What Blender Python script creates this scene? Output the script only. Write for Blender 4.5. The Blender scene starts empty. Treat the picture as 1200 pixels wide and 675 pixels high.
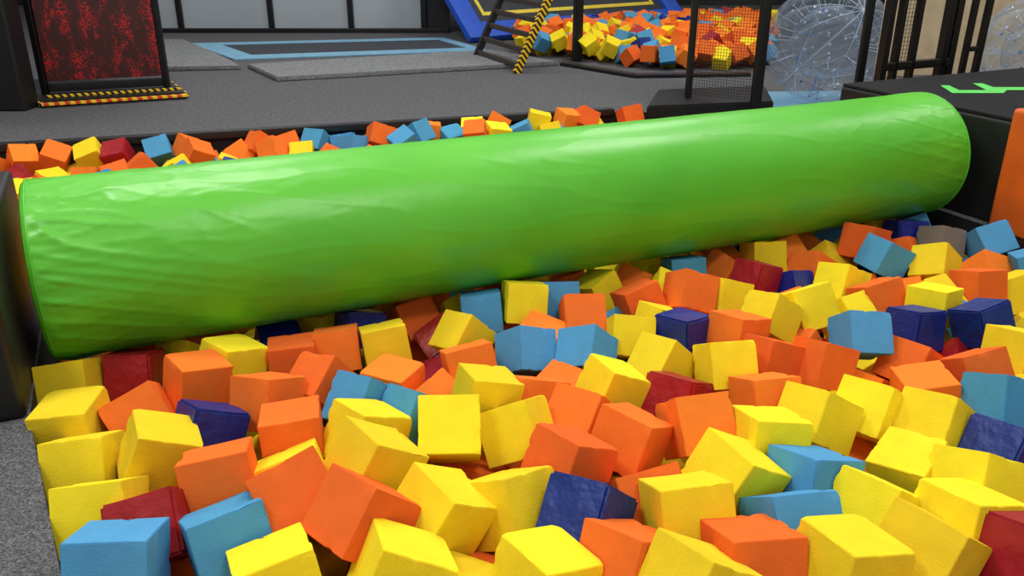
import bpy, bmesh, math, random
import numpy as np
from mathutils import Vector, Matrix, noise, Euler
random.seed(7); np.random.seed(7)
S = bpy.context.scene
COL = S.collection
S.view_settings.view_transform = 'Standard'
S.view_settings.look = 'None'

# ---------------------------------------------------------------- camera
TH = math.radians(22.7); HC = 1.3; F = 1000.0
cd = bpy.data.cameras.new("camera"); cam = bpy.data.objects.new("camera", cd); COL.objects.link(cam)
cam.location = (0, 0, HC); cam.rotation_euler = (math.pi/2 - TH, 0, 0)
cd.lens = F/1200*36; cd.sensor_width = 36; cd.clip_end = 200
S.camera = cam

def ray(u, v):
    a = (u-600)/F; b = (337.5-v)/F
    return Vector((a, math.cos(TH)+b*math.sin(TH), -math.sin(TH)+b*math.cos(TH)))
def G(u, v, Z=0.0):
    """point of the horizontal plane Z measured off the photograph"""
    r = ray(u, v); t = (HC-Z)/(-r.z)
    return Vector((r.x*t, r.y*t, Z))

# pit coordinate system
O = Vector((-1.6, 2.59, 0)); AX = Vector((3.65, 1.63, 0)).normalized(); BX = Vector((-AX.y, AX.x, 0))
ANG = math.atan2(AX.y, AX.x)
def AB(a, b, z=0): 
    p = O + AX*a + BX*b; return Vector((p.x, p.y, z))

# ---------------------------------------------------------------- materials
def lin(c):
    return tuple(((x/255)/12.92 if x/255 <= .04045 else ((x/255+.055)/1.055)**2.4) for x in c)+(1,)
def nodemat(name):
    m = bpy.data.materials.new(name); m.use_nodes = True
    nt = m.node_tree; return m, nt, nt.nodes["Principled BSDF"]
def mat(name, c, rough=.6, metal=0, var=.12, scale=8, bump=.1, bscale=60, spec=.5, coat=0):
    m, nt, p = nodemat(name); N = nt.nodes; L = nt.links
    tc = N.new("ShaderNodeTexCoord"); n = N.new("ShaderNodeTexNoise"); n.inputs["Scale"].default_value = scale
    n.inputs["Detail"].default_value = 5
    L.new(tc.outputs["Object"], n.inputs["Vector"])
    r = N.new("ShaderNodeMapRange"); r.inputs["From Min"].default_value=.3; r.inputs["From Max"].default_value=.7
    r.inputs["To Min"].default_value = 1-var; r.inputs["To Max"].default_value = 1+var
    L.new(n.outputs["Fac"], r.inputs["Value"])
    mx = N.new("ShaderNodeVectorMath"); mx.operation = 'SCALE'
    mx.inputs[0].default_value = lin(c)[:3]; L.new(r.outputs["Result"], mx.inputs["Scale"])
    L.new(mx.outputs["Vector"], p.inputs["Base Color"])
    p.inputs["Roughness"].default_value = rough; p.inputs["Metallic"].default_value = metal
    p.inputs["Specular IOR Level"].default_value = spec
    if coat: p.inputs["Coat Weight"].default_value = coat
    if bump:
        n2 = N.new("ShaderNodeTexNoise"); n2.inputs["Scale"].default_value = bscale; n2.inputs["Detail"].default_value=4
        L.new(tc.outputs["Object"], n2.inputs["Vector"])
        b = N.new("ShaderNodeBump"); b.inputs["Strength"].default_value = bump; b.inputs["Distance"].default_value=.01
        L.new(n2.outputs["Fac"], b.inputs["Height"]); L.new(b.outputs["Normal"], p.inputs["Normal"])
    return m
def carpet(name, c1, c2, scale=130):
    m, nt, p = nodemat(name); N = nt.nodes; L = nt.links
    tc = N.new("ShaderNodeTexCoord")
    n = N.new("ShaderNodeTexNoise"); n.inputs["Scale"].default_value = scale; n.inputs["Detail"].default_value = 4
    n.inputs["Roughness"].default_value=.85
    L.new(tc.outputs["Object"], n.inputs["Vector"])
    cr = N.new("ShaderNodeValToRGB"); cr.color_ramp.elements[0].position=.38; cr.color_ramp.elements[1].position=.66
    cr.color_ramp.elements[0].color = lin(c1); cr.color_ramp.elements[1].color = lin(c2)
    L.new(n.outputs["Fac"], cr.inputs["Fac"])
    n3 = N.new("ShaderNodeTexNoise"); n3.inputs["Scale"].default_value = 30; n3.inputs["Detail"].default_value=6; n3.inputs["Roughness"].default_value=.9; L.new(tc.outputs["Object"], n3.inputs["Vector"])
    mp = N.new("ShaderNodeMapRange"); mp.inputs["From Min"].default_value=.38; mp.inputs["From Max"].default_value=.62; mp.inputs["To Min"].default_value=.62; mp.inputs["To Max"].default_value=1.32
    L.new(n3.outputs["Fac"], mp.inputs["Value"])
    sc = N.new("ShaderNodeVectorMath"); sc.operation='SCALE'; L.new(cr.outputs["Color"], sc.inputs[0]); L.new(mp.outputs["Result"], sc.inputs["Scale"])
    L.new(sc.outputs["Vector"], p.inputs["Base Color"]); p.inputs["Roughness"].default_value = .95
    p.inputs["Specular IOR Level"].default_value=.2
    b = N.new("ShaderNodeBump"); b.inputs["Strength"].default_value=.3; b.inputs["Distance"].default_value=.003
    L.new(n.outputs["Fac"], b.inputs["Height"]); L.new(b.outputs["Normal"], p.inputs["Normal"])
    return m
def stripes(name, c1, c2, k=9, ax=(1,0,1)):
    m, nt, p = nodemat(name); N = nt.nodes; L = nt.links
    tc = N.new("ShaderNodeTexCoord"); d = N.new("ShaderNodeVectorMath"); d.operation='DOT_PRODUCT'
    d.inputs[1].default_value = ax; L.new(tc.outputs["Object"], d.inputs[0])
    a = N.new("ShaderNodeMath"); a.operation='MULTIPLY'; a.inputs[1].default_value=k; L.new(d.outputs["Value"], a.inputs[0])
    f = N.new("ShaderNodeMath"); f.operation='FRACT'; L.new(a.outputs[0], f.inputs[0])
    g = N.new("ShaderNodeMath"); g.operation='GREATER_THAN'; g.inputs[1].default_value=.5; L.new(f.outputs[0], g.inputs[0])
    mx = N.new("ShaderNodeMix"); mx.data_type='RGBA'; mx.inputs["A"].default_value=lin(c1); mx.inputs["B"].default_value=lin(c2)
    L.new(g.outputs[0], mx.inputs["Factor"]); L.new(mx.outputs["Result"], p.inputs["Base Color"]); p.inputs["Roughness"].default_value=.5
    return m

def foam_mat(name, c, vinyl=False):
    m, nt, p = nodemat(name); N = nt.nodes; L = nt.links
    tc = N.new("ShaderNodeTexCoord"); oi = N.new("ShaderNodeObjectInfo")
    add = N.new("ShaderNodeVectorMath"); add.operation='ADD'; L.new(tc.outputs["Object"], add.inputs[0]); L.new(oi.outputs["Location"], add.inputs[1])
    n = N.new("ShaderNodeTexNoise"); n.inputs["Scale"].default_value=14; n.inputs["Detail"].default_value=6; n.inputs["Roughness"].default_value=.65
    L.new(add.outputs[0], n.inputs["Vector"])
    r = N.new("ShaderNodeMapRange"); r.inputs["From Min"].default_value=.3; r.inputs["From Max"].default_value=.75
    r.inputs["To Min"].default_value=1.04; r.inputs["To Max"].default_value=.90; L.new(n.outputs["Fac"], r.inputs["Value"])
    r2 = N.new("ShaderNodeMapRange"); r2.inputs["To Min"].default_value=.86; r2.inputs["To Max"].default_value=1.05; L.new(oi.outputs["Random"], r2.inputs["Value"])
    mu = N.new("ShaderNodeMath"); mu.operation='MULTIPLY'; L.new(r.outputs[0], mu.inputs[0]); L.new(r2.outputs[0], mu.inputs[1])
    hs = N.new("ShaderNodeHueSaturation"); hs.inputs["Color"].default_value = lin(c)
    hr = N.new("ShaderNodeMapRange"); hr.inputs["To Min"].default_value=.492; hr.inputs["To Max"].default_value=.509
    L.new(oi.outputs["Random"], hr.inputs["Value"]); L.new(hr.outputs[0], hs.inputs["Hue"]); L.new(mu.outputs[0], hs.inputs["Value"])
    L.new(hs.outputs["Color"], p.inputs["Base Color"])
    p.inputs["Roughness"].default_value = .45 if vinyl else .95
    p.inputs["Specular IOR Level"].default_value = .45 if vinyl else .12
    n2 = N.new("ShaderNodeTexNoise"); n2.inputs["Scale"].default_value = 14 if vinyl else 200; n2.inputs["Detail"].default_value=3
    L.new(add.outputs[0], n2.inputs["Vector"])
    b = N.new("ShaderNodeBump"); b.inputs["Strength"].default_value = .6 if vinyl else .35; b.inputs["Distance"].default_value=.02 if vinyl else .003
    L.new(n2.outputs["Fac"], b.inputs["Height"]); L.new(b.outputs["Normal"], p.inputs["Normal"])
    return m

FM = {'Y':foam_mat("foam_yellow",(250,222,44)), 'O':foam_mat("foam_orange",(246,122,46)),
      'B':foam_mat("foam_light_blue",(84,158,202)), 'N':foam_mat("vinyl_navy",(16,40,130),True),
      'R':foam_mat("vinyl_red",(165,22,34),True), 'K':foam_mat("foam_grey",(132,126,116))}
CN = {'Y':'yellow','O':'orange','B':'light blue','N':'navy vinyl covered','R':'red vinyl covered','K':'grey'}
M_black = mat("black_vinyl",(20,20,22),.5,bump=.3,bscale=9)
M_blackm = mat("black_metal",(18,18,20),.4,.0,bump=0)
M_ladder = mat("ladder_metal",(30,30,32),.45,.0,bump=0)
M_rung = mat("ladder_rung_wood",(64,54,46),.6,.0,bump=0)
M_carpet = carpet("dark_grey_carpet",(40,40,42),(128,128,132),140)
M_mat = carpet("grey_mat_carpet",(104,106,108),(142,144,146),120)
M_blue = mat("blue_vinyl",(30,80,190),.45,bump=.1)
M_lblue = mat("light_blue_vinyl",(118,168,196),.5,bump=.1)
M_bed = mat("trampoline_bed_fabric",(50,54,62),.8,bump=.1,bscale=200)
M_palebed = mat("pale_bed_fabric",(110,140,155),.8)
M_yel = mat("yellow_line",(225,200,60),.6,bump=0)
M_or = mat("orange_vinyl",(222,96,24),.5,bump=.15,bscale=10)
M_caut = stripes("caution_stripes",(245,195,20),(12,12,12),14,(1,1,1))
M_cautr = stripes("caution_stripes_red",(215,60,25),(240,200,40),10,(1,1,0))
M_glass = mat("frosted_panel",(172,180,188),.35,var=.1,scale=.8,bump=0)
M_beige = mat("beige_wall_paint",(205,185,150),.8)
M_wall = mat("dark_wall_paint",(34,34,38),.8)
M_green = mat("green_tape",(90,205,90),.6,bump=0)
M_pitb = mat("dark_pit_lining",(12,12,15),.8)

# ---------------------------------------------------------------- mesh helpers
def link(ob, parent=None, label=None, category=None, kind=None, group=None):
    COL.objects.link(ob)
    if parent: ob.parent = parent
    if label: ob["label"] = label
    if category: ob["category"] = category
    if kind: ob["kind"] = kind
    if group: ob["group"] = group
    return ob
def finish(bm, name, m, smooth=40):
    me = bpy.data.meshes.new(name); bmesh.ops.recalc_face_normals(bm, faces=bm.faces[:]); bm.to_mesh(me); bm.free()
    if m: me.materials.append(m)
    if smooth:
        me.polygons.foreach_set("use_smooth", [True]*len(me.polygons)); me.set_sharp_from_angle(angle=math.radians(smooth))
    return me
def add_box(bm, c, s, rz=0, bev=0, R=None):
    M = Matrix.Translation(Vector(c)) @ (R if R else Matrix.Rotation(rz,4,'Z')) @ Matrix.Diagonal((s[0],s[1],s[2],1))
    r = bmesh.ops.create_cube(bm, size=1, matrix=M)
    if bev:
        es = set(e for v in r['verts'] for e in v.link_edges)
        bmesh.ops.bevel(bm, geom=list(es), offset=bev, segments=3, profile=.6, affect='EDGES')
def box(name, c, s, m, rz=0, bev=.01, **k):
    bm = bmesh.new(); add_box(bm, (0,0,0), s, 0, bev)
    ob = bpy.data.objects.new(name, finish(bm, name, m)); ob.location = c; ob.rotation_euler = (0,0,rz)
    return link(ob, **k)
def add_tube(bm, p, q, r, seg=12):
    p=Vector(p); q=Vector(q); d=q-p
    M = Matrix.Translation((p+q)/2) @ d.to_track_quat('Z','Y').to_matrix().to_4x4()
    bmesh.ops.create_cone(bm, cap_ends=True, segments=seg, radius1=r, radius2=r, depth=d.length, matrix=M)
def add_bar(bm, p, q, w, t, bev=0):
    p=Vector(p); q=Vector(q); d=q-p
    R = d.to_track_quat('Z','Y').to_matrix().to_4x4()
    add_box(bm, (p+q)/2, (w,t,d.length), R=R, bev=bev)
def bar(name, p, q, w, t, m, bev=.004, **k):
    c = (Vector(p)+Vector(q))/2; bm = bmesh.new(); add_bar(bm, Vector(p)-c, Vector(q)-c, w, t, bev)
    ob = bpy.data.objects.new(name, finish(bm,name,m)); ob.location=c; return link(ob, **k)
def prism(name, pts, h, m, bev=.006, **k):
    """slab with the given outline (world points on its underside) and height"""
    c = sum((Vector(p) for p in pts), Vector())/len(pts); bm = bmesh.new()
    vs = [bm.verts.new(Vector(p)-c) for p in pts]; f = bm.faces.new(vs)
    r = bmesh.ops.extrude_face_region(bm, geom=[f]); up=[g for g in r['geom'] if isinstance(g,bmesh.types.BMVert)]
    bmesh.ops.translate(bm, verts=up, vec=(0,0,h)); bmesh.ops.recalc_face_normals(bm, faces=bm.faces[:])
    if bev: bmesh.ops.bevel(bm, geom=bm.edges[:], offset=bev, segments=2, affect='EDGES')
    ob = bpy.data.objects.new(name, finish(bm,name,m)); ob.location=c; return link(ob, **k)
def empty(name, loc, **k):
    e = bpy.data.objects.new(name, None); e.empty_display_size=.1; e.location=loc; return link(e, **k)
def adopt(parent, obs):
    bpy.context.view_layer.update()
    for o in obs:
        o.parent = parent; o.matrix_parent_inverse = parent.matrix_world.inverted()

# ---------------------------------------------------------------- floor and pit shell
A1 = 4.06
bR = lambda a: 3.22 - .14*(a-.53)      # rear pit edge
aL = lambda b: .14*max(0,-.5-b)        # left pit edge (front part)
def quadmesh(name, quads, m, kind='structure'):
    bm = bmesh.new()
    for q in quads: bm.faces.new([bm.verts.new(p) for p in q])
    me = bpy.data.meshes.new(name); bm.to_mesh(me); bm.free(); me.materials.append(m)
    return link(bpy.data.objects.new(name, me), kind=kind)
quadmesh("floor", [
  [AB(-14,-8),AB(-1.6,-8),AB(-1.6,bR(-1.6)),AB(-14,bR(-1.6))],
  [AB(-1.6,-8),AB(aL(-3.2),-8),AB(aL(-3.2),-3.2),AB(0,-.5),AB(0,.4),AB(-1.6,.4)],
  [AB(aL(-3.2),-8),AB(A1,-8),AB(A1,-3.2),AB(aL(-3.2),-3.2)],
  [AB(A1,-8),AB(16,-8),AB(16,bR(A1)),AB(A1,bR(A1))],
  [AB(-14,bR(-1.6)),AB(-1.6,bR(-1.6)),AB(A1,bR(A1)),AB(16,bR(A1)),AB(16,18),AB(-14,18)]], M_carpet)
def wallseg(name, p, q, z0, z1, th=.04, m=M_pitb):
    d=(q-p); n=Vector((d.y,-d.x,0)).normalized()
    return prism(name,[Vector((p.x,p.y,z0)),Vector((q.x,q.y,z0)),Vector((q.x,q.y,z0))+n*th,Vector((p.x,p.y,z0))+n*th], z1-z0, m, bev=0, kind='structure')
wallseg("wall_pit_rear", AB(A1,bR(A1)), AB(-1.6,bR(-1.6)), -.7, -.002)
wallseg("wall_pit_right", AB(A1,-3.2), AB(A1,bR(A1)), -.7, -.002)
wallseg("wall_pit_left", AB(0,-.5), AB(aL(-3.2),-3.2), -.7, -.002)
wallseg("wall_pit_corner", AB(0,.4), AB(0,-.5), -.7, -.002)
wallseg("wall_pit_step", AB(-1.6,.4), AB(0,.4), -.7, -.002)
wallseg("wall_pit_side", AB(-1.6,bR(-1.6)), AB(-1.6,.4), -.7, -.002)
wallseg("wall_pit_front", AB(aL(-3.2),-3.2), AB(A1,-3.2), -.7, -.002)
quadmesh("floor_pit", [[AB(-1.7,-3.3,-.7),AB(A1+.1,-3.3,-.7),AB(A1+.1,4,-.7),AB(-1.7,4,-.7)]], M_pitb)
t0=AB(-1.5,bR(-1.5)+.0); t1=AB(3.85,bR(3.85)+.0)
bar("trim_1", t0+Vector((0,0,.0)), t1+Vector((0,0,.0)), .05,.06, M_black, .012, kind='structure')
t0=AB(-.6,bR(-.6)+.05); t1=AB(3.6,bR(3.6)+.05)
bar("trim_2", t0+Vector((0,0,.008)), t1+Vector((0,0,.008)), .014,.012, mat("pale_trim",(120,116,105),.6), kind='structure')

# room shell
RM=dict(kind='structure')
box("wall_back",(2,17.1,2.5),(34,.2,5.4),M_wall,bev=0,**RM)
box("wall_left",(-9.5,6,2.5),(.2,22,5.4),M_wall,bev=0,**RM)
box("wall_right",(10.5,6,2.5),(.2,22,5.4),M_beige,bev=0,**RM)
YW=12.3
def XW(u,v=30): 
    r=ray(u,v); return r.x*YW/r.y
edges=[110,213,319,412,497]
for i in range(4):
    x0,x1=XW(edges[i]+3),XW(edges[i+1]-3)
    box("window_%d"%(i+1),((x0+x1)/2,YW+.02,1.3),(x1-x0,.03,2.5),M_glass,bev=.004,**RM)
for i,u in enumerate(edges):
    box("trim_%d"%(i+3),(XW(u),YW,1.3),(.075,.09,2.6),M_blackm,bev=.005,**RM)
box("baseboard_back",((XW(110)+XW(527))/2,YW-.01,.03),(XW(527)-XW(110),.1,.06),M_blackm,bev=.005,**RM)
box("wall_partition",((XW(500)+XW(527))/2,YW+.03,1.3),(XW(527)-XW(500),.06,2.6),M_wall,bev=.0,**RM)

# ---------------------------------------------------------------- green log
XL0=.05
Lg=(Vector((2.05,4.22,0))-Vector((-1.6,2.59,0))).length-XL0; RR=.30; ZL=.27
m, nt, p = nodemat("green_vinyl"); N=nt.nodes; L=nt.links
tc=N.new("ShaderNodeTexCoord"); n=N.new("ShaderNodeTexNoise"); n.inputs["Scale"].default_value=2.2; n.inputs["Detail"].default_value=6
L.new(tc.outputs["Object"],n.inputs["Vector"]); cr=N.new("ShaderNodeValToRGB")
cr.color_ramp.elements[0].position=.3; cr.color_ramp.elements[1].position=.7
cr.color_ramp.elements[0].color=lin((80,178,38)); cr.color_ramp.elements[1].color=lin((94,192,46))
L.new(n.outputs["Fac"],cr.inputs["Fac"])
ns=N.new("ShaderNodeTexNoise"); ns.inputs["Scale"].default_value=11; ns.inputs["Detail"].default_value=8
mp=N.new("ShaderNodeMapping"); mp.inputs["Scale"].default_value=(.35,2,2); mp.inputs["Rotation"].default_value=(0,.5,.3)
L.new(tc.outputs["Object"],mp.inputs[0]); L.new(mp.outputs[0],ns.inputs["Vector"])
sr=N.new("ShaderNodeMapRange"); sr.inputs["From Min"].default_value=.68; sr.inputs["From Max"].default_value=.76; sr.inputs["To Max"].default_value=.25
L.new(ns.outputs["Fac"],sr.inputs["Value"])
mx=N.new("ShaderNodeMix"); mx.data_type='RGBA'; mx.inputs["B"].default_value=lin((40,120,40)); L.new(sr.outputs[0],mx.inputs["Factor"]); L.new(cr.outputs[0],mx.inputs["A"])
L.new(mx.outputs["Result"],p.inputs["Base Color"]); p.inputs["Roughness"].default_value=.36; p.inputs["Specular IOR Level"].default_value=.5
nb=N.new("ShaderNodeTexNoise"); nb.inputs["Scale"].default_value=10; nb.inputs["Detail"].default_value=5; nb.inputs["Distortion"].default_value=.3
mp2=N.new("ShaderNodeMapping"); mp2.inputs["Scale"].default_value=(1.1,1.2,1.2); mp2.inputs["Rotation"].default_value=(.1,.5,.6); L.new(tc.outputs["Object"],mp2.inputs[0]); L.new(mp2.outputs[0],nb.inputs["Vector"])
b=N.new("ShaderNodeBump"); b.inputs["Strength"].default_value=.14; b.inputs["Distance"].default_value=.012; L.new(nb.outputs["Fac"],b.inputs["Height"]); L.new(b.outputs["Normal"],p.inputs["Normal"])
M_log=m
lo_=AB(XL0,0,ZL)
log=empty("log_roller",lo_,label="long bright green vinyl padded log spanning the foam pit",category="padded log")
log.rotation_euler=(0,0,ANG)
def ridge(v): return 1-abs(v)
bm=bmesh.new(); NX,NT=480,230; rows=[]
for i in range(NX+1):
    x=Lg*i/NX; e0=math.exp(-x/.42); e1=math.exp(-(Lg-x)/.35)
    rim=min(x,Lg-x); rr=RR
    if rim<.012: rr=RR-.012+math.sqrt(max(0,.012**2-(.012-rim)**2))
    row=[]
    for j in range(NT):
        t=2*math.pi*j/NT; cy,cz=math.cos(t),math.sin(t)
        w=ridge(noise.noise(Vector((x*3.2+cz*3.0,cy*3.2,cz*3.2+x*3.0))))**12
        w2=ridge(noise.noise(Vector((x*6-cz*3,cy*6+3,cz*6))))**10
        w3=noise.noise(Vector((x*.8,cy*1.2,cz*1.2)))
        w4=ridge(noise.noise(Vector((x*2+9+cz*1.5,cy*2.5,cz*2.5))))**20
        pk=math.exp(-x/.09)*.5*(1+math.sin(t*34+2*math.sin(t*5)))
        fade=min(1,rim/.04)
        d=fade*((e0+.7*e1)*(.0075*w+.004*w2)+.004*w3+.0014*w4+.0022*pk)-.003
        row.append(bm.verts.new((x,cy*(rr+d),cz*(rr+d))))
    rows.append(row)
for i in range(NX):
    for j in range(NT): bm.faces.new((rows[i][j],rows[i+1][j],rows[i+1][(j+1)%NT],rows[i][(j+1)%NT]))
link(bpy.data.objects.new("cover",finish(bm,"cover",M_log,80)),parent=log)
def cap(x,s):
    bm=bmesh.new(); prev=None; K=14
    for k in range(K+1):
        r=(RR-.012)*(1-k/K); bul=.02*(1-(1-k/K)**2)
        if k==K: 
            c=bm.verts.new((x+s*bul,0,0)); 
            for j in range(NT): bm.faces.new((prev[j],prev[(j+1)%NT],c))
        else:
            row=[bm.verts.new((x+s*(bul+.002*noise.noise(Vector((r*9,math.cos(6.283*j/NT)*3,math.sin(6.283*j/NT)*3)))),r*math.cos(2*math.pi*j/NT),r*math.sin(2*math.pi*j/NT))) for j in range(NT)]
            if prev:
                for j in range(NT): bm.faces.new((prev[j],prev[(j+1)%NT],row[(j+1)%NT],row[j]))
            prev=row
    link(bpy.data.objects.new("end_cap",finish(bm,"end_cap",M_log,80)),parent=log)
cap(0,-1); cap(Lg,1)
M_logd=mat("green_vinyl_seam",(80,180,42),.4,bump=0)
for x in (.015,Lg-.015):
    bm=bmesh.new(); 
    rows=[]
    for j in range(96):
        t=2*math.pi*j/96; ring=[]
        for k in range(8):
            a=2*math.pi*k/8; rad=RR-.003+.004*math.cos(a); ring.append(bm.verts.new((x+.004*math.sin(a),rad*math.cos(t),rad*math.sin(t))))
        rows.append(ring)
    for j in range(96):
        for k in range(8): bm.faces.new((rows[j][k],rows[(j+1)%96][k],rows[(j+1)%96][(k+1)%8],rows[j][(k+1)%8]))
    link(bpy.data.objects.new("seam_piping",finish(bm,"seam_piping",M_logd,80)),parent=log)

# ---------------------------------------------------------------- padded blocks beside the pit
def abbox(name,a0,a1,b0,b1,z0,z1,m,bev=.02,**k):
    c=AB((a0+a1)/2,(b0+b1)/2,(z0+z1)/2); return box(name,c,(a1-a0,b1-b0,z1-z0),m,ANG,bev,**k)
abbox("padded_block",-1.5,-.005,-.5,.36,0,.53,M_black,label="black vinyl padded block at the end of the green log",category="padded block")
plat=empty("raised_platform",AB(A1+1,-.5,0),label="raised black platform with carpeted top beside the foam pit",category="platform")
pb=abbox("body",A1+.045,A1+3.2,-3.0,.70,0,.49,M_black)
pt=abbox("carpet_top",A1+.05,A1+3.19,-2.99,.69,.49,.505,carpet("black_carpet",(20,20,22),(48,48,52)),bev=.003)
adopt(plat,[pb,pt])
abbox("wall_pad",A1+.0,A1+.06,-1.9,-.40,-.25,.56,M_or,label="orange vinyl wall pad on the side of the pit",category="wall pad")
def mark(pts):
    P=[G(u,v,.508) for u,v in pts]; bm=bmesh.new(); bm.faces.new([bm.verts.new(x) for x in P])
    bmesh.ops.triangulate(bm,faces=bm.faces[:])
    me=bpy.data.meshes.new("floor_marking"); bm.to_mesh(me); bm.free(); me.materials.append(M_green)
    link(bpy.data.objects.new("floor_marking",me),label="green arrow mark on the black platform",category="floor marking",group="green arrow marks")
mark([(1102,100),(1112,100),(1124,105.5),(1180,105.5),(1176,109),(1116,109)])
mark([(1140,97.5),(1151,97.5),(1164,102),(1228,102),(1226,105.5),(1156,105.5)])
prism("low_curb",[G(757,140),G(905,134),G(895,114),G(770,119)],.10,M_black,.012,label="low black padded curb at the pit corner",category="curb")

# ---------------------------------------------------------------- foam cubes
CS=.16
def rot(y,p,r):
    return Euler((0,math.radians(r),0)).to_matrix() @ Euler((math.radians(-p),0,0)).to_matrix() @ Euler((0,0,math.radians(y))).to_matrix()
X=None
front=[
(88,452,'Y',(8,12,-6)),(80,503,'Y',(5,-5,-4)),(85,548,'Y',(6,20,-4)),(95,612,'Y',(5,25,-5)),(100,668,'B',(5,10,0)),(150,672,'Y',X),
(160,487,'O',(30,15,-28)),(168,615,'R',(15,25,-18)),(195,545,'Y',(25,5,22)),(250,502,'N',(35,15,12)),(230,455,'O',(40,0,5)),(262,430,'Y',(50,0,8)),
(245,575,'O',(15,10,-12)),(250,638,'B',(35,5,-12)),(340,560,'Y',(25,5,-20)),(352,615,'O',(30,20,-30)),(350,512,'O',(12,-5,-6)),(320,475,'O',(60,10,5)),
(365,452,'O',(35,30,25)),(300,415,'N',X),(345,425,'O',(15,0,0)),(395,410,'O',(10,10,-4)),(452,408,'Y',(15,8,-8)),(428,475,'B',(40,20,15)),
(420,515,'Y',(40,10,10)),(480,497,'B',(35,25,20)),(543,398,'Y',(30,25,28)),(550,434,'O',(18,10,-12)),(575,468,'Y',(20,0,10)),(538,522,'Y',(8,28,-4)),
(600,512,'Y',(75,20,-15)),(643,478,'O',(15,20,8)),(620,412,'B',(40,30,0)),(585,378,'O',X),(683,374,'O',(10,25,-4)),(735,396,'Y',(6,25,4)),
(687,417,'B',(42,30,10)),(712,455,'Y',(25,5,20)),(755,354,'O',(20,5,-15)),(803,346,'O',(15,25,10)),(777,430,'Y',(25,15,25)),(803,393,'N',(45,0,3)),
(846,430,'Y',(12,15,-3)),(683,502,'O',(38,20,22)),(668,556,'O',(35,5,18)),(742,518,'O',(50,10,20)),(740,578,'O',(20,25,-20)),(812,503,'O',(15,20,-12)),
(800,608,'Y',(12,18,-3)),(700,648,'O',(35,10,10)),(610,603,'Y',(50,15,-8)),(532,603,'Y',(35,0,25)),(445,640,'Y',(12,5,22)),(435,567,'Y',(30,10,24)),
(412,618,'O',(35,25,28)),(492,548,'O',(40,15,30)),(680,602,'N',(40,25,20)),(872,570,'Y',(28,5,22)),(918,530,'Y',(10,0,5)),(940,493,'Y',(18,20,22)),
(955,580,'B',(25,10,8)),(928,618,'B',(20,20,-5)),(872,652,'O',(12,5,0)),(968,658,'Y',(20,0,8)),(1020,600,'Y',(25,15,24)),(1048,568,'B',X),
(1085,648,'Y',(30,10,25)),(1120,612,'Y',(20,10,8)),(1128,575,'Y',(15,15,14)),(1155,530,'N',(20,10,25)),(1095,502,'Y',(25,20,22)),(1022,488,'Y',(30,18,20)),
(992,548,'O',X),(966,427,'O',(20,5,10)),(905,425,'O',(25,10,15)),(896,472,'O',(20,10,-5)),(860,392,'O',(35,0,5)),(848,352,'Y',(20,10,10)),
(903,372,'Y',(22,18,18)),(947,362,'Y',(15,15,-15)),(885,327,'R',(35,5,10)),(985,335,'Y',(25,15,18)),(1032,352,'O',(15,10,-12)),(1020,402,'B',(8,20,3)),
(1072,386,'N',(30,0,4)),(1058,425,'O',(30,5,20)),(1132,435,'O',(15,12,-14)),(1150,380,'N',(25,10,-15)),(1095,314,'Y',(30,25,18)),(1165,282,'B',(15,20,-15)),
(1036,302,'B',(15,0,20)),(1012,285,'O',(35,10,10)),(1062,275,'N',(10,10,3)),(1105,286,'K',(20,15,5)),(988,297,'Y',X),(945,288,'O',X),
(895,300,'Y',(10,10,0)),(918,302,'O',X),(1090,357,'Y',(40,0,0)),(1145,337,'O',(20,5,-5)),(1170,472,'B',(15,15,8)),(1190,412,'Y',(30,10,10)),
(1190,350,'Y',X),(1172,320,'O',X),(1195,320,'B',X),(845,300,'O',X),(652,352,'B',(5,15,-4)),(608,355,'Y',(10,10,0)),
(572,362,'B',(5,10,-4)),(708,340,'Y',X),(735,330,'O',X),(800,315,'B',(10,10,0)),(850,470,'O',X),(790,480,'R',X),
(1172,640,'R',(20,10,10)),(1195,600,'O',X),(778,668,'O',X),(850,672,'Y',(20,10,20)),(640,672,'Y',(35,0,10)),(580,664,'O',X),
(540,672,'Y',X),(345,668,'Y',(30,5,-10)),(395,672,'O',X),(318,632,'Y',X),(500,380,'O',X),(445,455,'O',X),
(490,452,'O',X),(520,388,'R',X),(1195,548,'N',X),(1085,460,'O',X),(1000,440,'O',X),(1195,445,'Y',X),
(155,435,'R',(5,5,0)),(205,428,'Y',X),(770,380,'Y',X),(640,395,'O',X),(935,395,'O',X),(1100,405,'R',X),
(1125,340,'O',X),(1060,330,'O',X),(960,305,'Y',X),(865,290,'B',X),(985,380,'Y',X),(740,440,'O',X),
(290,445,'Y',X),(400,450,'B',X),(1065,555,'Y',X),(1040,530,'O',X),(855,530,'O',X),(760,560,'Y',X),
(190,660,'O',X),(135,575,'O',X),(650,440,'O',X),(600,440,'R',X),(870,500,'Y',X),(1130,660,'Y',X),(1190,670,'Y',X),
(1040,660,'O',X),(905,660,'O',X),(700,600,'O',X),(560,560,'O',X),(480,520,'Y',X),(1160,300,'B',X),(820,540,'R',X)]
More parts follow.
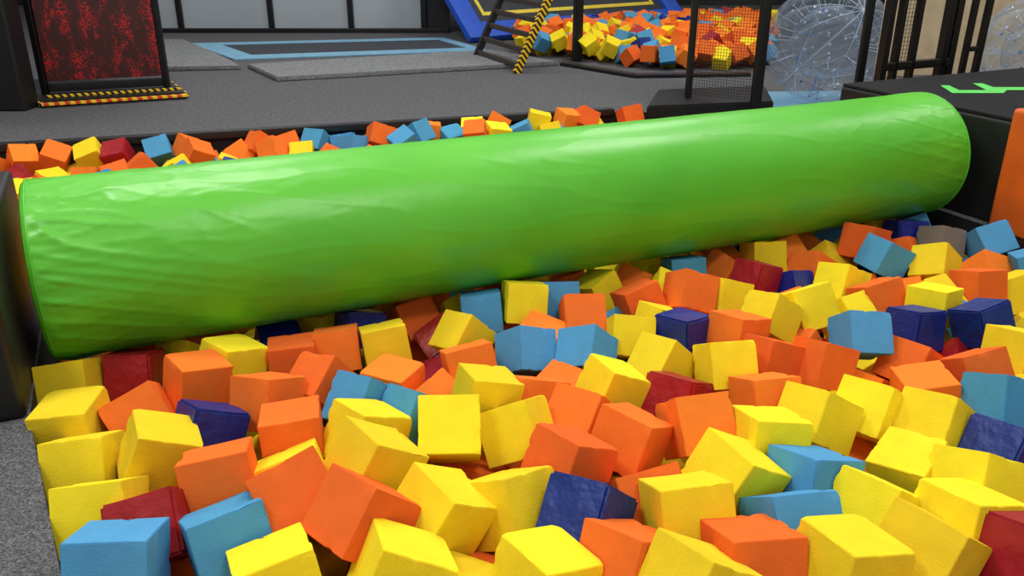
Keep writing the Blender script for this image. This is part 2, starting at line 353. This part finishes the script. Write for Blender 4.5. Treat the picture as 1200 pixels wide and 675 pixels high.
rear=[(15,186,'O'),(28,196,'R'),(58,182,'O'),(40,186,'O'),(70,172,'Y'),(108,184,'Y'),(92,188,'Y'),(125,178,'Y'),(155,174,'Y'),(168,186,'O'),
(190,180,'B'),(207,176,'O'),(222,172,'O'),(240,182,'O'),(187,168,'Y'),(265,180,'B'),(285,174,'O'),(303,170,'O'),(320,177,'O'),(345,178,'Y'),
(370,172,'B'),(400,174,'B'),(435,158,'K'),(452,162,'O'),(472,164,'B'),(490,158,'B'),(508,156,'O'),(522,157,'B'),(545,150,'Y'),(570,144,'O'),
(590,150,'O'),(608,137,'B'),(625,144,'Y'),(640,140,'B'),(660,134,'Y'),(668,142,'O'),(685,140,'O'),(702,142,'O'),(650,148,'Y'),(715,142,'O'),
(600,154,'B'),(580,156,'Y'),(560,160,'O'),(330,165,'O'),(140,186,'R'),(5,196,'O'),(455,152,'O'),(645,132,'O'),(380,165,'B')]
pos=[];Rm=[];colr=[];wt=[];anc=[];zmx=[];scl=[]
def rr3(t=32): return (random.uniform(0,90),random.uniform(-t,t),random.uniform(-t,t))
for u,v,c,r in front:
    z=random.uniform(-.06,-.01) if r else -.10
    if r: r=(r[0]+random.uniform(-3,3), r[1]+8+random.uniform(-4,8), r[2]*1.2+random.uniform(-4,4))
    p=G(u,v,z); pos.append(p); Rm.append(rot(*(r or rr3(42)))); colr.append(c); wt.append(.06 if r else .6); anc.append(.22 if r else .06); zmx.append(.03 if r else -.05)
    sc_=.95+(v-400)/200*.16; scl.append(min(1.10,max(.95,sc_)) if r else min(1.02,max(.93,sc_)))
for u,v,c in rear:
    z=-.095 if u<420 else -.055
    p=G(u,v+1,z); pos.append(p); Rm.append(rot(*rr3(38))); colr.append(c); wt.append(.3); anc.append(.08); zmx.append(z+.035); scl.append(.97)
def rc(): return random.choices('YOBNR',[.38,.43,.12,.03,.04])[0]
for lay,z in ((0,-.18),(1,-.33)):
    a=-1.5
    while a<A1-.05:
        b=-2.6
        while b<bR(a)-.05:
            if (a>0.08+aL(b) or b>.55):
                q=AB(a+random.uniform(-.04,.04)+.1*lay,b+random.uniform(-.04,.04),z+random.uniform(-.03,.03))
                d=q-Vector((0,0,HC)); zc=d.y*math.cos(TH)-d.z*math.sin(TH)
                if zc>.5 and abs(d.x/zc)<.70 and (lay==0 or b<2):
                    pos.append(q);Rm.append(rot(*rr3(42)));colr.append(rc());wt.append(1.0);anc.append(.0); zmx.append(-.09 if b<0 else -.125); scl.append(.96)
            b+=.174
        a+=.174
P=np.array([list(p) for p in pos]); R=np.array([[list(r) for r in m_] for m_ in Rm])
W=np.array(wt); P0=P.copy(); AN=np.array(anc); ZM=np.array(zmx); HH=(CS/2-.001)*np.array(scl)
o3=np.array(O); ax=np.array(AX); bx=np.array(BX)
def relax(P,R,P0,W,AN,H,iters,walls=True):
    for it in range(iters):
        if it%6==0:
            D=P[:,None,:]-P[None,:,:]; dist=(D**2).sum(-1)
            I,J=np.where(np.triu(dist<(CS*1.88)**2,1))
        d=P[J]-P[I]; Ai=R[I].transpose(0,2,1); Aj=R[J].transpose(0,2,1)
        cr=np.cross(Ai[:,:,None,:],Aj[:,None,:,:]).reshape(len(I),9,3)
        nr=np.linalg.norm(cr,axis=2); bad=nr<.15; cr=cr/np.maximum(nr,1e-6)[:,:,None]
        Lx=np.concatenate([Ai,Aj,cr],1)
        ra=H[I][:,None]*np.abs(np.einsum('nik,njk->nji',Ai,Lx)).sum(2); rb=H[J][:,None]*np.abs(np.einsum('nik,njk->nji',Aj,Lx)).sum(2)
        pr=np.einsum('nk,njk->nj',d,Lx); ov=ra+rb-np.abs(pr); ov[:,6:][bad]=9
        k=ov.argmin(1); r_=np.arange(len(I)); mo=ov[r_,k]-.004; s=np.sign(pr[r_,k]); s[s==0]=1
        act=mo>0
        push=Lx[r_,k]*(s*np.maximum(mo,0)*.45)[:,None]
        wi=W[I]/(W[I]+W[J]); wj=1-wi
        dP=np.zeros_like(P); np.add.at(dP,I[act],-push[act]*wi[act,None]); np.add.at(dP,J[act],push[act]*wj[act,None])
        P=P+dP
        P=P+(P0-P)*AN[:,None]*(1 if it<iters*.8 else .15)
        if walls:
            P[:,2]=np.minimum(P[:,2],ZM)
            rel=P-o3; a=rel@ax; b=rel@bx; z=P[:,2]
            db=b; dz=z-ZL; rd=np.sqrt(db**2+dz**2); nx=db/rd; nz=dz/rd
            nv=nx[:,None]*bx+nz[:,None]*np.array([0,0,1.])
            ex=H*np.abs(np.einsum('nki,nk->ni',R,nv)).sum(1); pen=(RR+ex-.008)-rd
            inl=(a>-.1)&(a<4.1); P=P+nv*np.where((pen>0)&inl,pen,0)[:,None]
            ea=H*np.abs(np.einsum('nki,k->ni',R,ax)).sum(1); eb=H*np.abs(np.einsum('nki,k->ni',R,bx)).sum(1)
            lo=np.where(b<.45,.14*np.maximum(0,-.5-b),-1.6)+ea-.005
            P=P+ax*np.maximum(lo-a,0)[:,None]; P=P-ax*np.maximum(a-(A1-.05-ea),0)[:,None]
            br=3.22-.14*(a-.53); P=P-bx*np.maximum(b-(br-.04-eb),0)[:,None]
            ez=H*np.abs(R[:,2,:]).sum(1)
            P[:,2]=np.maximum(P[:,2],-.68+ez)
    return P
P=relax(P,R,P0,W,AN,HH,240)

# far pit mound
fp=[];fR=[];fc=[]
for iy in range(22):
    for ix in range(25):
        y=8.95+iy*.175; x=.2+ix*.175
        if x/y > .285 : continue
        if y < 9.95 - (x-.2)*.85 : continue
        z=.09+.03*max(0,(y-9.3))/1.5+ .06*random.random()
        if y>11.3+ (x)*.5: continue
        fp.append([x+random.uniform(-.05,.05),y+random.uniform(-.05,.05),z]); fR.append([list(r) for r in rot(*rr3(42))])
        fc.append(random.choices('YOBNR',[.26,.50,.16,.03,.05] if x<1.9 else [.12,.72,.08,.03,.05])[0])
fp=np.array(fp); fR=np.array(fR)
fP=relax(fp.copy(),fR,fp,np.ones(len(fp)),np.full(len(fp),.03),np.full(len(fp),CS/2),60,walls=False)
fP[:,2]=np.clip(fP[:,2],.10,.20)
allP=np.concatenate([P,fP]); allR=np.concatenate([R,fR]); allC=colr+fc; scl+=[1]*len(fc)

def cube_mesh(c,var):
    bm=bmesh.new(); bmesh.ops.create_cube(bm,size=CS)
    bmesh.ops.bevel(bm,geom=bm.edges[:],offset=.0018 if c not in 'NR' else .007,segments=2,affect='EDGES')
    big=[e for e in bm.edges if e.calc_length()>.1]
    bmesh.ops.subdivide_edges(bm,edges=big,cuts=9,use_grid_fill=True)
    off=Vector((var*7.3,var*3.1,1)); amp=.002 if c not in 'NR' else .004
    h_=CS/2
    for v in bm.verts:
        co=v.co.copy(); nrm=co.normalized()
        v.co+=Vector((noise.noise(co*7+off),noise.noise(co*7+off*2),noise.noise(co*7+off*3)))*amp
        nb=sum(1 for k in range(3) if abs(co[k])>h_-.004)
        if nb>=2 and c not in 'NR' and noise.noise(co*34+off)>.32: v.co-=nrm*.0045
    me=finish(bm,"foam_cube_"+CN[c].split()[0],FM[c],60); return me
meshes={(c,k):cube_mesh(c,k) for c in FM for k in range(6)}
cubes=[]
for i in range(len(allP)):
    c=allC[i]; ob=bpy.data.objects.new("foam_cube",meshes[(c,random.randrange(6))])
    M=Matrix([list(allR[i][k]) for k in range(3)]).to_4x4(); M.translation=Vector(allP[i])
    s=random.uniform(.985,1.02)*scl[i]; ob.matrix_world=M@Matrix.Diagonal((s,s*random.uniform(.96,1.02),s*random.uniform(.93,1.01),1))
    COL.objects.link(ob); cubes.append(ob)
bpy.context.view_layer.update(); dg=bpy.context.evaluated_depsgraph_get()
hits={}
for u in range(4,1200,7):
    for v in range(4,675,7):
        ok,loc,nrm,idx,ob,mw=S.ray_cast(dg,Vector((0,0,HC)),ray(u,v).normalized())
        if ok and ob.name.startswith("foam_cube"): hits[ob.name]=hits.get(ob.name,0)+1
order=sorted(cubes,key=lambda o:-hits.get(o.name,0)); keep=[o for o in order[:300] if hits.get(o.name,0)>0]; ks=set(o.name for o in keep)
rest=[(o.data,o.matrix_world.copy()) for o in cubes if o.name not in ks]
farset=set(o.name for o in cubes[len(P):])
for o in keep:
    c=[k for k in FM if o.data.materials[0]==FM[k]][0]
    if o.name in farset: o["label"]="%s foam cube heaped below the sloped trampoline"%CN[c]; o["group"]="foam cubes in the smaller foam pit"
    elif ((o.location-O).dot(BX))>0: o["label"]="%s foam cube in the pit behind the log"%CN[c]; o["group"]="foam cubes in the large foam pit"
    else: o["label"]="%s foam cube lying in the large foam pit"%CN[c]; o["group"]="foam cubes in the large foam pit"
    o["category"]="foam cube"
vs=[];fs=[];mi=[];ml=list(FM)
for me,mw in rest:
    k=len(vs); vs+= [tuple(mw@v.co) for v in me.vertices]; idx=ml.index([q for q in ml if FM[q]==me.materials[0]][0])
    for pl in me.polygons: fs.append([k+a for a in pl.vertices]); mi.append(idx)
for o in cubes:
    if o.name not in ks: bpy.data.objects.remove(o)
me=bpy.data.meshes.new("foam_cube_fill"); me.from_pydata(vs,[],fs)
for q in ml: me.materials.append(FM[q])
me.polygons.foreach_set("material_index",mi); me.update()
link(bpy.data.objects.new("foam_cube_fill",me),label="mixed coloured foam cubes filling the pits underneath",category="foam cubes",kind="stuff",group="foam cubes in the large foam pit")

# ---------------------------------------------------------------- banner stand and column
st=empty("banner_stand",G(125,112),label="black stand with red sequined mesh panel and caution striped base",category="display stand")
parts=[]
parts.append(prism("base",[G(48,126),G(219,115),G(199,100),G(36,99)],.05,M_black,.006))
def strip(p,q,z,w,hh,m,nm): 
    return bar(nm,p+Vector((0,0,z)),q+Vector((0,0,z)),hh,w,m,.002)
parts.append(strip(G(50,127),G(219,116),.03,.02,.045,M_cautr,"edge_strip"))
parts.append(strip(G(219,116),G(200,101),.03,.02,.045,M_caut,"edge_strip"))
parts.append(strip(G(50,127),G(36,100),.03,.02,.045,M_caut,"edge_strip"))
parts.append(strip(G(55,122),G(212,112),.055,.03,.012,M_caut,"edge_strip"))
pl=G(54,110,.05); pr=G(196,102,.05)
for q in (pl,pr): parts.append(bar("post",q,q+Vector((0,0,2.0)),.05,.05,M_blackm,.006))
d=(pr-pl); 
m, nt, p = nodemat("red_sequin_mesh"); N=nt.nodes; L=nt.links
tc=N.new("ShaderNodeTexCoord"); vo=N.new("ShaderNodeTexVoronoi"); vo.inputs["Scale"].default_value=110; vo.inputs["Randomness"].default_value=.3; L.new(tc.outputs["Object"],vo.inputs["Vector"])
mpn=N.new("ShaderNodeMapping"); mpn.inputs["Scale"].default_value=(1.6,1,.7); L.new(tc.outputs["Object"],mpn.inputs[0])
n1=N.new("ShaderNodeTexNoise"); n1.inputs["Scale"].default_value=5; n1.inputs["Detail"].default_value=6; n1.inputs["Roughness"].default_value=.7; L.new(mpn.outputs[0],n1.inputs["Vector"])
nm_=N.new("ShaderNodeMapRange"); nm_.inputs["From Min"].default_value=.38; nm_.inputs["From Max"].default_value=.7; L.new(n1.outputs["Fac"],nm_.inputs["Value"])
sx=N.new("ShaderNodeSeparateColor"); L.new(vo.outputs["Color"],sx.inputs[0])
ad=N.new("ShaderNodeMath"); ad.operation='MULTIPLY'; L.new(sx.outputs[0],ad.inputs[0]); L.new(nm_.outputs[0],ad.inputs[1])
cr=N.new("ShaderNodeValToRGB"); cr.color_ramp.elements[0].position=.2; cr.color_ramp.elements[0].color=lin((62,26,27)); cr.color_ramp.elements[1].position=.52; cr.color_ramp.elements[1].color=lin((190,28,32))
L.new(ad.outputs[0],cr.inputs[0]); L.new(cr.outputs[0],p.inputs["Base Color"]); p.inputs["Roughness"].default_value=.5
M_seq=m
c=(pl+pr)/2; yaw=math.atan2(d.y,d.x)
parts.append(box("panel",c+Vector((0,0,1.05)),(d.length-.06,.03,1.9),M_seq,yaw,.004))
parts.append(box("panel_frame",c+Vector((0,0,.05)),(d.length-.06,.05,.07),M_blackm,yaw,.004))
adopt(st,parts)
cc=G(34,131)
box("padded_column",(cc.x-.38,cc.y+.12,1.2),(.7,.22,2.4),M_black,0,.02,label="tall black padded column on the carpet",category="column")

# ---------------------------------------------------------------- in floor trampoline, mats
tr=empty("floor_trampoline",G(400,58),label="in floor trampoline with light blue padded border",category="trampoline")
o=[G(222,52),G(520,45),G(572,60),G(275,71)]
def lerp(a,b,t): return a+(b-a)*t
f=lambda s,t: lerp(lerp(o[0],o[1],s),lerp(o[3],o[2],s),t)
pads=[]
for (s0,t0,s1,t1) in ((0,0,1,.15),(0,.80,1,1),(0,.15,.10,.80),(.95,.15,1,.80)):
    pads.append(prism("border_pad",[f(s0,t0),f(s1,t0),f(s1,t1),f(s0,t1)],.015,M_lblue,.004))
pads.append(prism("jump_bed",[f(.10,.15),f(.95,.15),f(.95,.80),f(.10,.80)],.008,M_bed,0))
adopt(tr,pads)
prism("floor_mat",[G(290,80),G(575,62.5),G(655,77),G(325,96)],.045,M_mat,.01,label="grey carpeted mat in front of the floor trampoline",category="mat")
prism("floor_mat",[G(186,84),G(283,82),G(262,70.5),G(216,50),G(140,50)],.045,M_mat,.01,label="grey carpeted mat beside the floor trampoline",category="mat")

# ---------------------------------------------------------------- ladder
lad=empty("ladder",G(580,77),label="black ladder with one caution striped rail leaning over the mat",category="ladder")
Lf=G(557,69); Rf=G(605,86); up=Vector((AX.x*.5,AX.y*.5,1.0)); lp=[]
lp.append(bar("rail",Lf,Lf+up*1.8,.05,.07,M_ladder)); lp.append(bar("rail",Rf,Rf+up*1.8,.05,.07,M_caut,label="caution striped ladder rail"))
for k in range(13):
    q=up*(.07+k*.14); lp.append(bar("rung",Lf+q,Rf+q,.035,.05,M_rung))
adopt(lad,lp)

# ---------------------------------------------------------------- sloped trampoline
sl=empty("sloped_trampoline",(1,12,0),label="sloped trampoline with blue padded frame and yellow line",category="trampoline")
b0=G(549,51); b1=Vector((2.62,13.4,0)); e=(b1-b0).normalized(); nb=Vector((-e.y,e.x,0)); upv=(nb*.75+Vector((0,0,.66))).normalized(); Wd=(b1-b0).length
nrm=e.cross(upv)
def SP(s,t,o=0): return b0+e*s+upv*t+nrm*o
def slab(name,s0,s1,t0,t1,o,th,m):
    c=SP((s0+s1)/2,(t0+t1)/2,o); Rr=Matrix((e,upv,nrm)).transposed().to_4x4(); bm=bmesh.new(); add_box(bm,(0,0,0),(s1-s0,t1-t0,th),bev=min(.015,th*.3))
    ob=bpy.data.objects.new(name,finish(bm,name,m)); ob.matrix_world=Matrix.Translation(c)@Rr; return link(ob)
sp=[slab("frame_pad",0,.28,0,3,.05,.1,M_blue),slab("frame_pad",Wd-.28,Wd,0,3,.05,.1,M_blue),slab("frame_pad",.28,Wd-.28,0,.25,.05,.1,M_blue),slab("frame_pad",.28,Wd-.28,2.7,3,.05,.1,M_blue),
 slab("jump_bed",.28,Wd-.28,.25,2.7,0.02,.02,M_bed),
 slab("yellow_line",.42,.47,.4,2.5,.035,.01,M_yel),slab("yellow_line",Wd-.47,Wd-.42,.4,2.5,.035,.01,M_yel),slab("yellow_line",.47,Wd-.47,.4,.46,.035,.01,M_yel)]
adopt(sl,sp)
prism("pit_curb",[G(742,92),G(880,90),G(880,87),G(742,89)],.03,M_black,.01,label="black padded edge of the smaller foam pit",category="curb")
prism("pit_curb",[G(655,77),G(741,91.6),G(746,89),G(662,75)],.03,M_black,.01,label="black padded edge of the smaller foam pit",category="curb")
# ---------------------------------------------------------------- posts and nets
PG="black posts of the netted enclosure"
def mkpost(q,w,hgt=2.6,rz=0): return box("metal_post",(q.x,q.y,q.z+hgt/2),(w,w,hgt),M_blackm,rz,.008,label="black square metal post of the netted enclosure",category="post",group=PG)
mkpost(G(676,72),.085,rz=ANG)
pA=G(806,114,.10); pB=G(885,124,.10); pC=Vector((2.40,6.0,0)); 
for q,w in ((pA,.05),(pB,.07),(pC,.05)): mkpost(q,w)
M_net=mat("black_net_cord",(24,24,26),.7,bump=0)
def net(p,q,z0,z1,cell=.022,th=.0026,parent=None):
    p=Vector(p);q=Vector(q);d=q-p; n=int(d.length/cell); bm=bmesh.new(); c=(p+q)/2
    for i in range(n+1):
        s=p+d*i/n-c; add_bar(bm,(s.x,s.y,z0),(s.x,s.y,z1),th,th)
    z=z0
    while z<z1:
        add_bar(bm,(p.x-c.x,p.y-c.y,z),(q.x-c.x,q.y-c.y,z),th,th); z+=cell
    ob=bpy.data.objects.new("safety_net",finish(bm,"safety_net",M_net,0)); ob.location=(c.x,c.y,0)
    if parent=='part': return link(ob)
    return link(ob,label="black safety net stretched between metal posts",category="safety net")
net(pA.xy.to_3d()+Vector((.03,-.03,0)),pB.xy.to_3d()+Vector((-.03,.03,0)),.13,1.9)
net(pA.xy.to_3d()+Vector((.03,.05,0)),pA.xy.to_3d()+Vector((.25,1.3,0)),.13,1.9)
pf=[]
fr=empty("enclosure_frame",AB(A1+.8,1.0,0),label="black metal door frame standing behind the platform",category="frame")
for a in (.60,.70,.84,1.10,1.17):
    q=AB(A1+a,.95,0); pf.append(box("upright",(q.x,q.y,1.3),(.03 if a in(.70,.84) else .05,.05,2.6),M_blackm,ANG,.005))
pf.append(bar("bottom_rail",AB(A1+.60,.95,.53),AB(A1+1.15,.95,.53),.05,.05,M_blackm))
pf.append(net(AB(A1+.70,.95),AB(A1+.84,.95),.53,1.9,.024,parent='part'))
adopt(fr,pf)
fr=empty("enclosure_frame",AB(A1+1.4,1.0,0),label="black slanted metal frame beside the transparent ball",category="frame")
pf=[bar("upright",AB(A1+1.30,.95,.0),AB(A1+1.34,.95,2.4),.03,.04,M_blackm),bar("upright",AB(A1+1.42,.95,.0),AB(A1+1.48,.95,2.4),.035,.04,M_blackm),bar("crossbar",AB(A1+1.31,.95,.6),AB(A1+1.43,.95,.6),.03,.03,M_blackm)]
adopt(fr,pf)
box("wall_side",(5.6,8.9,1.4),(4.2,.1,2.8),M_beige,math.radians(12),0,kind='structure')
prism("floor_mat",[G(888,130),G(1040,128),G(1040,108),G(893,110)],.02,M_lblue,.008,label="light blue mat under the transparent ball",category="mat")

# ---------------------------------------------------------------- inflatable balls
def clear(name,tint,f0,f1):
    m=bpy.data.materials.new(name); m.use_nodes=True; nt=m.node_tree; N=nt.nodes; L=nt.links; N.clear()
    out=N.new("ShaderNodeOutputMaterial"); mx=N.new("ShaderNodeMixShader"); t=N.new("ShaderNodeBsdfTransparent"); t.inputs[0].default_value=tint
    g=N.new("ShaderNodeBsdfPrincipled"); g.inputs["Base Color"].default_value=lin((165,178,195)); g.inputs["Roughness"].default_value=.08
    lw=N.new("ShaderNodeLayerWeight"); lw.inputs[0].default_value=.3; mr=N.new("ShaderNodeMapRange"); mr.inputs["To Min"].default_value=f0; mr.inputs["To Max"].default_value=f1
    no=N.new("ShaderNodeTexNoise"); no.inputs["Scale"].default_value=6; bp=N.new("ShaderNodeBump"); bp.inputs["Strength"].default_value=.6; bp.inputs["Distance"].default_value=.08
    L.new(no.outputs["Fac"],bp.inputs["Height"]); L.new(bp.outputs[0],g.inputs["Normal"]); L.new(bp.outputs[0],lw.inputs["Normal"])
    L.new(lw.outputs["Facing"],mr.inputs["Value"]); L.new(mr.outputs[0],mx.inputs[0]); L.new(t.outputs[0],mx.inputs[1]); L.new(g.outputs[0],mx.inputs[2]); L.new(mx.outputs[0],out.inputs[0])
    return m
M_clear=clear("clear_plastic",(.96,.98,1,1),.06,.5)
M_cord=mat("white_cord",(176,190,212),.3,bump=0); M_cordb=mat("blue_cord",(96,140,205),.3,bump=0); M_seam=mat("pale_seam",(170,185,205),.3,bump=0)
def ball(c,r,label,seed):
    c=Vector(c); e=empty("inflatable_ball",(c.x,c.y,c.z-r),label=label,category="inflatable ball",group="transparent inflatable balls"); ch=[]
    shape=lambda n,o: 1-.05*(1 if o else 1.6)*(1-abs(math.sin(6*math.atan2(n.y,n.x)))**.6)*math.sqrt(max(0,1-n.z*n.z))
    tilt=Euler((.9,.35*seed,0)).to_matrix()
    for nm,rad in (("outer_shell",r),("inner_shell",r*.6)):
        bm=bmesh.new(); bmesh.ops.create_uvsphere(bm,u_segments=96,v_segments=40,radius=rad)
        for v in bm.verts:
            n=v.co.normalized(); v.co*=shape(n,nm[0]=='o')
        for v in bm.verts: v.co=tilt@v.co
        ob=bpy.data.objects.new(nm,finish(bm,nm,M_clear,80)); ob.location=c; ch.append(link(ob))
    for g_ in range(6):
        bm=bmesh.new(); pts=[]; az=math.pi*g_/6
        for k in range(64):
            t=2*math.pi*k/64; n=Vector((math.cos(t)*math.cos(az),math.cos(t)*math.sin(az),math.sin(t))); pts.append(tilt@(n*r*(1-.05*abs(math.cos(t)))))
        for k in range(64): add_tube(bm,pts[k],pts[(k+1)%64],.0028,5)
        ob=bpy.data.objects.new("weld_seam",finish(bm,"weld_seam",M_seam,80)); ob.location=c; ch.append(link(ob))
    K=56
    for k in range(K):
        z=1-2*(k+.5)/K; ph=k*2.39996; s=math.sqrt(1-z*z); n=Vector((s*math.cos(ph),s*math.sin(ph),z))
        n=tilt@n
        bm=bmesh.new(); add_tube(bm,n*r*.60,n*r*.94,.0024,6); add_tube(bm,n*r*.93,n*r*.94,.013,14); add_tube(bm,n*r*.60,n*r*.61,.010,12)
        ob=bpy.data.objects.new("tension_cord",finish(bm,"tension_cord",M_cordb if k%4==0 else M_cord,40)); ob.location=c; ch.append(link(ob))
    adopt(e,ch)
ball((2.48,6.93,.49),.47,"large transparent inflatable ball with internal cords on the mat",1)
ball((4.05,6.75,.44),.44,"transparent inflatable ball standing against the beige wall",2)

# ---------------------------------------------------------------- light
w=bpy.data.worlds.new("world"); S.world=w; w.use_nodes=True; w.node_tree.nodes["Background"].inputs[0].default_value=(.97,.98,1,1); w.node_tree.nodes["Background"].inputs[1].default_value=.5
def area(x,y,z,sx,sy,e):
    l=bpy.data.lights.new("ceiling_light",'AREA'); l.shape='RECTANGLE'; l.size=sx; l.size_y=sy; l.energy=e; l.color=(1,.975,.92)
    o=bpy.data.objects.new("ceiling_light",l); o.location=(x,y,z); COL.objects.link(o); return o
for (x,y,e) in ((-2.6,1.2,98),(1.2,0.6,80),(-1.5,4.6,92),(2.2,5.2,90),(-3,9,85),(2,9.5,90),(5.5,6,50)):
    area(x,y,4.6,1.5,.55,e)
